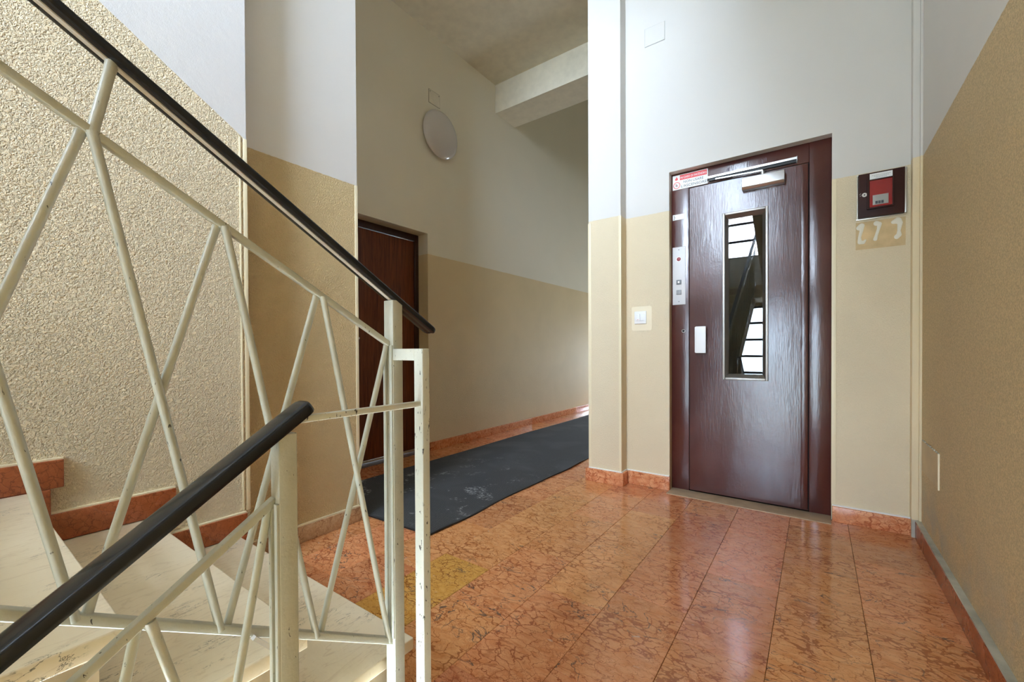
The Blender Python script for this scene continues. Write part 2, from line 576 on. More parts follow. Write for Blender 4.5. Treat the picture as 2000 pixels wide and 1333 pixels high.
def stair_window(name, w, rows, label, pane):
    x0, x1, z0, z1 = w
    y = YB - .12
    fr = MB()
    t = .035
    fr.box(x0, x0 + t, y - .02, y + .02, z0, z1).box(x1 - t, x1, y - .02, y + .02, z0, z1)
    fr.box(x0 + t, x1 - t, y - .02, y + .02, z0, z0 + t).box(x0 + t, x1 - t, y - .02, y + .02, z1 - t, z1)
    o = struct(fr.build(name, MT['iron']), label)
    for i in range(1, rows):
        z = z0 + (z1 - z0) * i / rows
        bx(x0 + t, x1 - t, y - .015, y + .015, z - .02, z + .02).build('glazing_bar', MT['iron'], o)
    for i in range(rows):
        a, b = z0 + (z1 - z0) * i / rows, z0 + (z1 - z0) * (i + 1) / rows
        MB().add([(x0 + t, y, a + .012), (x1 - t, y, a + .012), (x1 - t, y, b - .012), (x0 + t, y, b - .012)], [(0, 1, 2, 3)]).build('pane', pane, o)


stair_window('window_1', UW, 9, 'upper stairwell window with horizontal glazing bars', MT['pane'])
stair_window('window_2', LW, 9, 'lower stairwell window with horizontal glazing bars', MT['pane_grey'])
# ceilings
m = MB().box(-3.2, .75, .74, 2.69, CEIL, CEIL + .15).box(-3.2, -1.28, 2.69, 3.63, CEIL, CEIL + .15).box(-1.05, .75, 2.69, 3.05, CEIL, CEIL + .15).box(-3.2, -1.05, 3.99, 8.3, 4.8, 4.95)
struct(m.build('ceiling', MT['white']), 'plain off-white ceiling over landing and corridor')
struct(bx(-2.4, .75, YB - .3, .74, 6.2, 6.35).build('ceiling_stairwell', MT['white']), 'white ceiling high over the stairwell')
struct(bx(-2.4, .75, .74, .90, CEIL + .15, 6.2).build('wall_upper', MT['white']), 'white wall of the floor above')
struct(bx(XC, -1.28, 3.63, 3.99, 3.458, 4.95).build('ceiling_beam', MT['white']), 'white downstand beam crossing the corridor ceiling')
# corridor end with glazed entrance
m = MB()
m.box(-2.82, -2.60, 8.0, 8.3, 0, 4.8).box(-1.50, -1.28, 8.0, 8.3, 0, 4.8).box(-2.60, -1.50, 8.0, 8.3, 2.20, 4.8)
struct(m.build('wall_entrance', MT['white']), 'white wall at the far end of the corridor')
m = MB()
m.box(-2.60, -2.50, 8.10, 8.15, 0, 2.2).box(-1.60, -1.50, 8.10, 8.15, 0, 2.2).box(-2.50, -1.60, 8.10, 8.15, 0, .30).box(-2.50, -1.60, 8.10, 8.15, 1.3, 2.2).box(-2.08, -1.60, 8.10, 8.15, .30, 1.3)
d3 = struct(m.build('door_3', MT['iron']), 'entrance door with low glazing at the far end of the corridor')
for xa, xb in ((-2.50, -2.08),):
    MB().add([(xa, 8.125, .30), (xb, 8.125, .30), (xb, 8.125, 1.3), (xa, 8.125, 1.3)], [(0, 1, 2, 3)]).build('pane', MT['pane'], d3)

# floor: mortar bed with single tiles
m = MB()
m.box(-1.98, XR, .70, 2.86, -.25, -.010).box(-3.2, -1.98, 1.35, 8.3, -.25, -.010).box(-1.98, -1.28, 2.86, 8.3, -.25, -.010)
floor = struct(m.build('floor', MT['grout']), 'polished orange red marble tile floor')
TW, TL = .2442, .478
phase = {0: 1.83, 1: 1.63, 2: 1.357, 3: 1.985, 4: 1.356, 5: 1.60, 6: 1.346, 7: 1.18, 8: 1.42, 9: 1.28, 10: 1.51, 11: 1.36, 12: 1.60}
tile_cache = {}


def tile_mesh(w, l, mat):
    key = (round(w, 3), round(l, 3), mat.name)
    if key not in tile_cache:
        b = .0009
        g = .0006
        hx, hy = w / 2 - g, l / 2 - g
        vs = [(sx_ * hx, sy_ * hy, z) for z in (-.010, -b) for sx_, sy_ in ((-1, -1), (1, -1), (1, 1), (-1, 1))]
        vs += [(sx_ * (hx - b), sy_ * (hy - b), 0) for sx_, sy_ in ((-1, -1), (1, -1), (1, 1), (-1, 1))]
        fs = [(0, 1, 5, 4), (1, 2, 6, 5), (2, 3, 7, 6), (3, 0, 4, 7), (4, 5, 9, 8), (5, 6, 10, 9), (6, 7, 11, 10), (7, 4, 8, 11), (8, 9, 10, 11)]
        me = bpy.data.meshes.new('tile')
        me.from_pydata(vs, [], fs)
        me.materials.append(mat)
        tile_cache[key] = me
    return tile_cache[key]


def lay(x0, x1, y0, y1, mat):
    o = bpy.data.objects.new('tile', tile_mesh(x1 - x0, y1 - y0, mat))
    COL.objects.link(o)
    o.parent = floor
    o.location = ((x0 + x1) / 2, (y0 + y1) / 2, random.uniform(-.0004, .0002))
    return o


for c in range(13):
    xb = .374 - TW * c
    xa = xb - TW
    if c == 0:
        xb = XR
    if c == 12:
        xa, xb = XC, .374 - TW * 12
    ya, yb = .70, 2.78
    if c == 9:
        lay(XL, xb, .70, 1.028, MT['tile'])
        lay(XL, xb, 1.028, 1.35, MT['tile'])
    if xa < -1.95:
        ya = 1.35
    if xb <= -1.30:
        yb = 7.98
    y = phase[c] - TL * math.ceil((phase[c] - ya) / TL)
    while y < yb - 1e-4:
        a, b = max(y, ya), min(y + TL, yb)
        if b - a > .02:
            yel = c == 6 and abs(y - (1.346 - TL)) < .01
            lay(xa, xb, a, b, MT['tile_yellow'] if yel else MT['tile'])
        y += TL
for k in range(11):   # narrow cut tiles beside the pillar
    lay(-1.336, -1.282, 2.78 + k * TL, 2.78 + (k + 1) * TL, MT['tile'])


# ------------------------------------------------------------------ stairs
def flight(name, label, x0, x1, y0, dr, z0, n, rise, run, xs0, xs1, dark_side=True):
    root = thing(name, (x0, y0, z0), label, 'stairs')
    for k in range(1, n + 1):
        yn = y0 + dr * run * (k - 1)
        zt = z0 + rise * k
        ya, yb = sorted((yn, yn + dr * (run + .028)))
        bx(x0, x1, ya, yb, zt - .030, zt).build('tread', MT['cream'], root, bevel=.003)
        ra, rb = sorted((yn + dr * .028, yn + dr * .046))
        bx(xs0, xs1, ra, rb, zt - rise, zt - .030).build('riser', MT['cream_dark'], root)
    pts = [(y0 + dr * .046, z0)]
    for k in range(1, n + 1):
        yk = y0 + dr * (run * (k - 1) + .046)
        pts += [(yk, z0 + rise * k - .030), (yk + dr * run, z0 + rise * k - .030)]
    ye, ze = pts[-1]
    pts += [(ye, ze - .22), (y0 + dr * .30, z0 + 0.0)]
    MB().prism_x(pts, xs0, xs1).build('stringer', MT['plaster'], root)
    return root


flight('staircase', 'cream marble stairs rising to the left along the stucco wall', XS + .002, -.84, .728, -1, 0.0, 12, .163, .277, XS + .002, -.857)
flight('staircase', 'cream marble stairs descending in front of the landing edge', -.670, XR - .004, -2.05, 1, -1.87, 10, .17, .25, -.66, XR - .004)
flight('staircase', 'cream marble stairs climbing from the half landing to the floor above', -.70, XR - .004, -2.36, 1, 1.956, 11, .163, .277, -.70, XR - .004)
tag(bx(XS, XR, YB, -2.33, 1.75, 1.956).build('half_landing', MT['plaster'], origin=(-.7, -2.8, 1.75)), 'half landing slab under the upper stairwell window', 'landing')
bpy.data.objects['half_landing']['kind'] = 'structure'
struct(bx(XS, XR, YB, -2.05, -2.1, -1.87).build('floor_lower', MT['plaster']), 'lower half landing floor')
struct(bx(XS, XR, .66, .70, -2.4, -.25).build('wall_below', MT['plaster']), 'plain wall below the landing edge')
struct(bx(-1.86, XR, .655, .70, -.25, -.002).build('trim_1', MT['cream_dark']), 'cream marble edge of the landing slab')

# stair skirting blocks
sk = thing('baseboard_stairs', (XS, .5, .2), None, None)
struct(sk, 'brown red marble skirting blocks stepping up beside the stairs')
for k, (ya, yb) in ((1, (.500, .756)), (2, (.214, .523)), (3, (-.07, .246)), (4, (-.35, -.03)), (5, (-.62, -.30))):
    zt = .163 * k
    m = MB()
    bx(XS, XS + .02, ya, yb, zt + .002, zt + .086).build('skirting_block', MT['skirt_dark'], sk, bevel=.002)
    if k > 1:
        bx(XS, XS + .02, ya - .0 if k > 3 else ya + .0, yb - .028, zt - .085, zt + .001).build('skirting_block', MT['skirt_dark'], sk, bevel=.002) if k == 3 else None
    bx(XS, XS + .012, ya, yb, zt + .086, zt + .091).build('mortar_line', MT['bead'], sk)
bx(XS, XS + .02, .726, .772, .0, .163).build('skirting_block', MT['skirt_dark'], sk, bevel=.002)


# ------------------------------------------------------------------ baseboards
def baseboard(name, boxes, mat, label):
    first = None
    for b in boxes:
        if first is None:
            first = struct(bx(*b).build(name, mat, bevel=.002), label)
        else:
            bx(*b).build('skirting_block', mat, first, bevel=.002)
    return first


baseboard('baseboard_landing', [(XL, XL + .02, .772, 1.352, 0, .076)], MT['skirt_pale'], 'worn pale brown marble baseboard under the set back stucco wall')
bx(XL, XL + .012, .772, 1.345, .076, .082).build('mortar_line', MT['bead'], bpy.data.objects['baseboard_landing'])
baseboard('baseboard_left', [(XC, XC + .02, 2.637, 4.3, 0, .076), (XC, XC + .02, 4.302, 6.2, 0, .076), (XC, XC + .02, 6.202, 8.0, 0, .076)], MT['skirt'], 'red marble baseboard along the corridor wall')
bb = baseboard('baseboard_back', [(-1.300, -1.030, 2.668, 2.69, 0, .086), (-1.050, -1.030, 2.69, 2.763, 0, .086), (-1.030, -.760, 2.763, 2.785, 0, .086),
                                  (.066, .368, 2.757, 2.785, 0, .078)], MT['skirt'], 'orange red marble baseboard along the lift wall')
bx(-1.300, -1.28, 2.69, 8.0, 0, .086).build('skirting_block', MT['skirt'], bb, bevel=.002)
for b in ((-1.28, -1.042, 2.680, 2.69, .086, .091), (-1.05, -1.042, 2.69, 2.775, .086, .091), (-1.042, -.765, 2.775, 2.785, .086, .091), (.066, .368, 2.770, 2.785, .078, .083)):
    bx(*b).build('mortar_line', MT['paper'], bb)
br = baseboard('baseboard_right', [(.378, XR, 1.20, 2.735, 0, .078), (.378, XR, .70, 1.198, 0, .078)], MT['skirt_dark'], 'brown red marble baseboard along the right wall')
bx(.380, XR, .70, 2.735, .078, .084).build('mortar_ledge', MT['mortar'], br)

# corner beads, painted casing strips
L = lambda m_, x, y, z0, z1: m_
for (par, b) in ((ws, (XS - .012, XS + .002, .760, .775, .256, 1.760)), (wl, (XL - .012, XL + .002, 1.336, 1.353, .082, 1.775)),
                 (wb_, (-1.283, -1.262, 2.687, 2.70, .091, 1.770)), (wb_, (-1.064, -1.047, 2.687, 2.70, .091, 1.785)),
                 (wb_, (.062, .082, 2.782, 2.80, .083, 1.785)), ):
    bx(*b).build('corner_bead', MT['bead'], par, bevel=.001)
bx(XS - .004, XS + .0035, .746, .751, .26, 1.762).build('corner_bead', MT['bead'], ws)
t2 = struct(bx(.366, .391, 2.738, 2.785, .085, 3.76).build('trim_2', wall_paint('casing_paint', line=1.80, grain=60, depth=.0003, yellow=(.75, .64, .43)), bevel=.002), 'narrow vertical casing strip in the corner beside the lift wall')
bx(.391, XR, 2.728, 2.785, .085, 3.76).build('casing_edge', t2.data.materials[0], t2, bevel=.001)
bx(.367, .390, 2.739, 2.785, 0, .085).build('casing_foot', MT['mortar'], t2)

# ------------------------------------------------------------------ wooden corridor door
d1 = struct(bx(-2.99, -2.955, 1.86, 2.592, .012, 1.885).build('door_1', MT['wood'], bevel=.002), 'dark red brown wooden door recessed in the corridor wall')
m = MB()
m.box(-3.02, -2.94, 1.80, 1.858, 0, 1.945).box(-3.02, -2.94, 2.594, 2.637, 0, 1.945).box(-3.02, -2.94, 1.858, 2.594, 1.888, 1.945)
m.build('door_frame', MT['wood_dark'], d1, bevel=.003)
bx(-2.99, -2.95, 1.858, 2.594, -.005, .010).build('door_sill', MT['stone'], d1)
h = MB()
h.tube((-2.955, 1.91, 1.0), (-2.90, 1.91, 1.0), .010).tube((-2.905, 1.905, 1.0), (-2.905, 1.99, 1.0), .009)
h.build('door_handle', MT['chrome'], d1, smooth=True)

# ------------------------------------------------------------------ lift door
YF = 2.835
d2 = struct(MB().box(-.765, -.657, YF, YF + .05, .0, 2.028).box(-.035, .063, YF, YF + .05, .0, 2.028).box(-.657, -.035, YF, YF + .05, 1.920, 2.028)
            .build('door_2', MT['door'], bevel=.003), 'maroon painted steel lift landing door with a narrow glazed slit')
m = MB()      # leaf with hole for the glass
gx0, gx1, gz0, gz1 = -.458, -.232, .722, 1.712
yl0, yl1 = YF - .006, YF + .034
m.box(-.652, gx0, yl0, yl1, .012, 1.914).box(gx1, -.040, yl0, yl1, .012, 1.914).box(gx0, gx1, yl0, yl1, .012, gz0).box(gx0, gx1, yl0, yl1, gz1, 1.914)
me_ = m.build('door_leaf', MT['door'], d2)
bm = bmesh.new()
bm.from_mesh(me_.data)
bmesh.ops.remove_doubles(bm, verts=bm.verts, dist=1e-5)
bm.to_mesh(me_.data)
bm.free()
m = MB()
m.box(-.657, -.652, YF + .004, YF + .034, .012, 1.920).box(-.040, -.035, YF + .004, YF + .034, .012, 1.920).box(-.652, -.040, YF + .004, YF + .034, 1.914, 1.920)
m.build('door_gap', MT['door_gap'], d2)
MB().box(-.072, -.040, yl0 - .004, yl0, .02, 1.910).build('hinge_stile', MT['door'], me_, bevel=.0015)
# glazing frame: stepped aluminium moulding
fw = .012
m = MB()
ya, yb = yl0 - .010, yl1
for (a, b, c, d, y0_, y1_) in ((gx0 - .006, gx1 + .006, gz0 - .006, gz1 + .006, ya, yl0 + .002),):
    t = .014
    m.box(a, a + t, y0_, y1_, c, d).box(b - t, b, y0_, y1_, c, d).box(a + t, b - t, y0_, y1_, c, c + t).box(a + t, b - t, y0_, y1_, d - t, d)
fr_ = m.build('window_frame', MT['alu_frame'], me_, bevel=.0025)
m = MB()
a, b, c, d = gx0 + .008, gx1 - .008, gz0 + .008, gz1 - .008
t = .022
# splayed inner moulding
for (p, q) in (((a, c, a, d), 'l'), ((b, c, b, d), 'r'), ((a, c, b, c), 'b'), ((a, d, b, d), 't')):
    x_0, z_0, x_1, z_1 = p
    ix = {'l': t * .8, 'r': -t * .8, 'b': 0, 't': 0}[q]
    yF, yK = yl0 - .006, yl0 + .026
    if q in 'lr':
        vs = [(x_0, yF, z_0), (x_0, yF, z_1), (x_0 + ix, yK, z_1 - t), (x_0 + ix, yK, z_0 + t)]
    else:
        s_ = t if q == 'b' else -t
        vs = [(x_0, yF, z_0), (x_1, yF, z_1), (x_1 - t * .8, yK, z_1 + s_), (x_0 + t * .8, yK, z_0 + s_)]
    bk = [(v[0], v[1] + .006, v[2]) for v in vs]
    m.rings([vs, bk])
m.build('window_bead', MT['alu_frame'], me_)
bx(a + .012, b - .012, yl0 + .022, yl0 + .027, c + .012, d - .012).build('window_glass', MT['glass'], me_)
# pull handle
m = MB()
m.box(-.612, -.552, yl0 - .034, yl0 - .016, .877, 1.042).box(-.618, -.602, yl0 - .024, yl0, .880, 1.039)
m.build('pull_handle', MT['white_plastic'], me_, bevel=.003)
m = MB().tube((-.691, YF - .002, 1.018), (-.691, YF + .004, 1.018), .0105, 20)
lk = m.build('lock_cylinder', MT['chrome'], d2, smooth=True)
MB().tube((-.691, YF - .0025, 1.018), (-.691, YF + .003, 1.018), .0088, 16).build('lock_hole', MT['door_gap'], lk)
# scratched marks on the head of the frame
m = MB()
for cx in (-.43, -.335, -.25):
    for k in range(6):
        x = cx + random.uniform(-.016, .016)
        z = 1.984 + random.uniform(-.006, .006)
        m.box(x, x + .0025, YF - .0004, YF + .001, z - .010, z + .010)
m.build('scratch_marks', simple('scraped_enamel', (.16, .10, .12), .6), d2)
struct(bx(-.762, .061, 2.700, 2.835, -.004, .004).build('trim_3', MT['stone'], bevel=.001), 'worn tan stone threshold under the lift door')
# shaft behind the door
m = MB()
m.box(-.90, .20, 4.1, 4.2, -.2, 2.6).box(-1.0, -.90, 3.05, 4.2, -.2, 2.6).box(.20, .30, 3.05, 4.2, -.2, 2.6).box(-.9, .2, 2.89, 4.1, -.3, -.05).box(-.9, .2, 3.05, 4.1, 2.5, 2.6)
struct(m.build('wall_shaft', MT['shaft']), 'dark lift shaft behind the glazed slit')

# door closer
cl = thing('door_closer', (-.25, YF, 1.82), 'silver hydraulic door closer with long guide arm at the top of the lift door', 'door closer')
m = MB().prism_x([(yl0, 1.826), (yl0 - .034, 1.826), (yl0 - .046, 1.840), (yl0 - .046, 1.892), (yl0, 1.892)], -.356, -.146)
m.build('closer_body', MT['alu'], cl, bevel=.002)
m = MB()
m.box(-.546, -.090, YF - .026, YF - .022, 1.944, 1.956).box(-.546, -.090, YF - .022, YF, 1.952, 1.956).box(-.546, -.090, YF - .003, YF, 1.930, 1.944)
g_ = m.build('guide_rail', MT['alu'], cl)
bx(-.540, -.095, YF - .018, YF - .004, 1.930, 1.944).build('rail_channel_shade', MT['iron'], g_)  # dark bar for the channel, with the shadow below the rail coloured in
for x in (-.092, -.547):
    bx(x, x + .003, YF - .028, YF, 1.932, 1.958).build('rail_end_cap', MT['grey_plate'], g_)
m = MB()
m.bar((-.50, YF - .024, 1.932), (-.252, YF - .034, 1.918), .006, .007)
m.tube((-.252, YF - .030, 1.890), (-.252, YF - .030, 1.915), .011, 16)
m.build('closer_arm', MT['alu'], cl)

# call panel
cp = thing('lift_call_panel', (-.717, YF, 1.187), 'light grey lift call panel with red lamp and two buttons beside the maroon door', 'call panel')
bx(-.757, -.678, YF - .004, YF, 1.187, 1.556).build('face_plate', MT['grey_plate'], cp, bevel=.0012)


def disc(x, z, rad, y0_, y1_, n=24):
    return MB().tube((x, y0_, z), (x, y1_, z), rad, n)


rl = disc(-.718, 1.478, .0165, YF - .006, YF - .003).build('lamp_ring', MT['white_plastic'], cp, smooth=True)
m = MB()
rg = []
for i in range(5):
    a_ = i / 4 * math.pi / 2
    R_ = .0125 * math.cos(a_) + .0005
    rg.append([(-.718 + R_ * math.cos(t_ * math.pi / 10), YF - .0055 - .0025 * math.sin(a_), 1.478 + R_ * math.sin(t_ * math.pi / 10)) for t_ in range(20)])
m.rings(rg).build('signal_lamp', simple('dark_red_lens', (.26, .018, .03), .35), rl, smooth=True)
for z, mm in ((1.331, MT['grey_button']), (1.266, simple('pale_grey_button', (.30, .31, .32), .4))):
    b_ = bx(-.733, -.703, YF - .010, YF - .003, z - .0145, z + .0145).build('push_button', mm, cp, bevel=.003)
    if z > 1.3:
        disc(-.718, z, .0062, YF - .0108, YF - .009, 16).build('button_dot', MT['paper'], b_)
for z in (1.538, 1.207):
    disc(-.718, z, .0028, YF - .0052, YF - .003, 12).build('screw', MT['ink'], cp)

# warning sign
sg = thing('warning_sign', (-.652, YF, 1.924), 'white and red fire warning sticker at the upper left corner of the lift frame', 'sign')
yS = YF - .0015
bx(-.756, -.547, yS, YF, 1.924, 2.016).build('sign_sheet', MT['paper'], sg)
bx(-.712, -.552, yS - .0006, yS, 1.981, 2.012).build('red_band', MT['red_print'], sg)
text('lettering', 'IN CASO DI INCENDIO', .018, (-.708, yS - .0009, 1.9895), MT['paper'], sg, width=.152)
text('lettering', 'NON USARE', .022, (-.690, yS - .0004, 1.9585), MT['ink'], sg, width=.118)
text('lettering', "L'ASCENSORE", .022, (-.704, yS - .0004, 1.9335), MT['ink'], sg, width=.150)
# flame mark and prohibition ring
fl = [(0, -.012), (.007, -.010), (.010, -.003), (.007, .004), (.004, .001), (.002, .013), (-.003, .006), (-.005, .001), (-.009, -.002), (-.008, -.009)]
MB().prism_y([(-.733 + x, 1.995 + z) for x, z in fl], yS - .0008, yS).build('flame_mark', MT['red_print'], sg)
m = MB()
n = 28
ro, ri = .0215, .0175
outer = [(-.731 + ro * math.cos(2 * math.pi * i / n), yS - .0008, 1.9515 + ro * math.sin(2 * math.pi * i / n)) for i in range(n)]
inner = [(-.731 + ri * math.cos(2 * math.pi * i / n), yS - .0008, 1.9515 + ri * math.sin(2 * math.pi * i / n)) for i in range(n)]
m.add(outer + inner, [(i, (i + 1) % n, n + (i + 1) % n, n + i) for i in range(n)])
m.bar((-.731 - .013, yS - .0006, 1.9515 + .013), (-.731 + .013, yS - .0006, 1.9515 - .013), .001, .004)
m.build('prohibition_ring', MT['red_print'], sg)
m = MB()
m.box(-.737, -.733, yS - .0005, yS, 1.944, 1.956).box(-.730, -.726, yS - .0005, yS, 1.944, 1.955)
m.prism_y([(-.735 + .003 * math.cos(i), 1.959 + .003 * math.sin(i)) for i in range(6)], yS - .0005, yS)
m.build('figure_mark', MT['ink'], sg)
# small sticker
st_ = thing('info_sticker', (-.719, YF, 1.731), 'small white sticker on the lift frame above the call panel', 'sticker')
bx(-.756, -.682, YF - .001, YF, 1.731, 1.766).build('sticker_sheet', MT['paper'], st_)
m = MB()
for k, z in enumerate((1.736, 1.745, 1.754)):
    m.box(-.750 + .002 * (k % 2), -.744 + .003 * (k % 2), YF - .0016, YF - .001, z, z + .005)
m.build('sticker_print', MT['ink'], st_)

# light switch
sw = thing('light_switch', (-.949, 2.785, 1.07), 'white double rocker light switch on the wall left of the lift', 'switch')
bx(-.990, -.911, 2.776, 2.785, 1.071, 1.154).build('cover_frame', MT['white_plastic'], sw, bevel=.003)
bx(-.978, -.951, 2.772, 2.777, 1.090, 1.137).build('rocker', MT['white_plastic'], sw, bevel=.002)
bx(-.950, -.923, 2.773, 2.777, 1.090, 1.137).build('rocker', MT['white_plastic'], sw, bevel=.002)
bx(-.968, -.961, 2.7715, 2.773, 1.098, 1.100).build('indicator', MT['red_print'], sw)
rc = .012
pts = []
for cx, cz, a0 in ((-.877 - rc, 1.187 - rc, 0), (-1.011 + rc, 1.187 - rc, 90), (-1.011 + rc, 1.027 + rc, 180), (-.877 - rc, 1.027 + rc, 270)):
    for k in range(5):
        a_ = math.radians(a0 + k * 22.5)
        pts.append((cx + rc * math.cos(a_), cz + rc * math.sin(a_)))
MB().prism_y(pts, 2.7842, 2.790).build('repainted_patch', MT['halo'], wb_)

# alarm box
ab = thing('alarm_box', (.255, 2.785, 1.555), 'dark brown metal cabinet with a small red window right of the lift door', 'cabinet')
m = MB()
m.box(.160, .350, 2.778, 2.785, 1.551, 1.557).box(.164, .352, 2.778, 2.785, 1.773, 1.778).box(.1645, .168, 2.778, 2.785, 1.558, 1.772).box(.343, .352, 2.776, 2.785, 1.558, 1.772)
m.build('cabinet_frame', MT['chrome'], ab, bevel=.001)
dr_ = bx(.169, .342, 2.758, 2.780, 1.557, 1.774).build('cabinet_door', MT['box_brown'], ab, bevel=.002)
m = MB()
x0, x1, z0, z1 = .211, .296, 1.600, 1.731
m.box(x0 - .010, x0, 2.748, 2.759, z0 - .008, z1 + .006).box(x1, x1 + .006, 2.748, 2.759, z0 - .008, z1 + .006).box(x0, x1, 2.748, 2.759, z0 - .008, z0).box(x0, x1, 2.748, 2.759, z1, z1 + .006)
wf_ = m.build('window_rim', MT['box_brown'], ab, bevel=.001)
bx(x0, x1, 2.752, 2.759, z0, z1).build('red_window', MT['red_glass'], ab)
bx(x0 + .012, x1 - .014, 2.7505, 2.753, z0 + .010, z0 + .058).build('breaker_plate', simple('grey_breaker', (.36, .36, .34), .4), ab, bevel=.001)
m = MB()
for k in range(3):
    m.box(x0 + .022 + k * .011, x0 + .031 + k * .011, 2.748, 2.7508, z0 + .014, z0 + .027)
m.build('breaker_switches', MT['ink'], ab)
bx(.212, .297, 2.7565, 2.758, 1.7345, 1.767).build('paper_label', MT['paper'], ab)
m = MB()
for z, a_, b_ in ((1.757, .220, .290), (1.751, .228, .282), (1.745, .235, .272)):
    x = a_
    while x < b_:
        w_ = random.uniform(.002, .006)
        m.box(x, x + w_, 2.756, 2.7568, z - .0009, z + .0009)
        x += w_ + .0016
m.build('label_print', simple('grey_print', (.35, .35, .36), .6), ab)
l_ = disc(.192, 1.668, .010, 2.754, 2.758).build('cabinet_lock', MT['chrome'], ab, smooth=True)
disc(.192, 1.668, .0035, 2.7534, 2.755, 12).build('keyhole', MT['ink'], l_)
m = MB().bar((.172, 2.7575, 1.672), (.178, 2.7575, 1.678), .001, .003).bar((.174, 2.7575, 1.664), (.180, 2.7575, 1.668), .001, .003)
m.build('scratch_marks', MT['chrome'], ab)
# bare plaster rectangle with adhesive blobs below the cabinet
pp = bx(.160, .348, 2.7843, 2.79, 1.402, 1.540).build('plaster_patch', MT['patch'], wb_)


def blob(pts_, wd):
    m_ = MB()
    for (x, z, r_) in pts_:
        rg_ = []
        for i in range(4):
            a__ = i / 3 * math.pi / 2
            R_ = r_ * math.cos(a__) + .0004
            rg_.append([(x + R_ * math.cos(t_ * math.pi / 7), 2.7845 - wd * math.sin(a__), z + R_ * 1.1 * math.sin(t_ * math.pi / 7)) for t_ in range(14)])
        m_.rings(rg_)
    return m_


def chain(ps, n=7):
    out = []
    for (x0_, z0_, r0_), (x1_, z1_, r1_) in zip(ps, ps[1:]):
        for i in range(n):
            t_ = i / n
            out.append((x0_ + (x1_ - x0_) * t_, z0_ + (z1_ - z0_) * t_, r0_ + (r1_ - r0_) * t_))
    out.append(ps[-1])
    return out


for ps in ([(.173, 1.513, .011), (.183, 1.522, .012), (.182, 1.495, .007), (.175, 1.465, .006), (.176, 1.440, .009), (.190, 1.437, .007), (.198, 1.447, .004)],
           [(.240, 1.525, .011), (.252, 1.520, .009), (.248, 1.495, .006), (.240, 1.465, .006), (.236, 1.447, .008)],
           [(.303, 1.520, .008), (.320, 1.525, .014), (.328, 1.512, .010), (.324, 1.475, .006), (.324, 1.455, .010), (.316, 1.446, .010)]):
    o = blob(chain(ps), .0022).build('adhesive_blob', MT['glue'], wb_, smooth=True)

# painted-over junction box covers
for nm, b, lab in (('junction_cover', (-.918, -.792, 2.781, 2.785, 2.882, 2.997), 'white painted square blank cover plate high on the lift wall'),):
    t_ = thing(nm, (-.855, 2.785, 2.882), lab, 'cover plate')
    bx(*b).build('plate', simple('white_cover', (.67, .655, .625), .6), t_, bevel=.0015)
    bx(b[0] - .0022, b[1] + .0022, 2.7838, 2.785, b[4] - .0022, b[5] + .0022).build('joint_line', simple('plate_joint', (.42, .42, .40), .8), t_)
    for x in (b[0] + .012, b[1] - .012):
        for z in (b[4] + .012,):
            disc(x, z, .004, 2.7803, 2.782, 12).build('screw', MT['grey_plate'], t_)
t_ = thing('junction_cover', (XC, 2.73, 3.125), 'small cream square cover plate above the round corridor lamp', 'cover plate')
bx(XC, XC + .004, 2.664, 2.794, 3.128, 3.243).build('plate', MT['white'], t_, bevel=.0015)
bx(XC, XC + .0012, 2.660, 2.798, 3.124, 3.247).build('joint_line', simple('plate_joint_dark', (.22, .20, .15), .8), t_)
for y in (2.675, 2.783):
    disc_ = MB().tube((XC + .003, y, 3.230), (XC + .0055, y, 3.230), .004, 12).build('screw', MT['ink'], t_)

# round opal wall lamp
wlmp = thing('wall_lamp', (XC, 2.775, 2.83), 'round opal disc lamp on the corridor wall, switched off', 'lamp')
cyl, czl, R0 = 2.768, 2.862, .212
m = MB()
rg = []
prof = [(.0, .155), (.022, .160), (.026, .185), (.028, .205), (.042, .212), (.056, .204), (.074, .180), (.092, .13), (.102, .07), (.105, .004)]
for d_, R_ in prof[3:]:
    rg.append([(XC + d_, cyl + R_ * math.cos(i * math.pi / 24), czl + R_ * math.sin(i * math.pi / 24)) for i in range(48)])
m.rings(rg).build('diffuser', MT['lamp'], wlmp, smooth=True)
rg = []
for d_, R_ in prof[:4]:
    rg.append([(XC + d_, cyl + R_ * math.cos(i * math.pi / 24), czl + R_ * math.sin(i * math.pi / 24)) for i in range(48)])
MB().rings(rg).build('lamp_base', MT['grey_plate'], wlmp, smooth=True)

# access hatch, low on the right wall
hp = thing('access_panel', (XR, 2.545, .33), 'small flush hatch painted tan low on the right wall', 'hatch')
bx(XR - .003, XR, 2.380, 2.712, .332, .472).build('hatch_cover', simple('hatch_paint', (.60, .47, .275), .6, bump=.001, bscale=200, var=.08), hp)
bx(XR - .005, XR, 2.374, 2.380, .328, .474).build('hatch_edge', MT['bead'], hp)
m = MB()
for k in range(9):
    y = 2.38 + k * .037
    m.box(XR - .0045, XR, y, y + random.uniform(.012, .03), .472, .472 + random.uniform(.002, .006))
tag(m.build('chipped_edge', MT['mortar'], hp), kind='stuff')

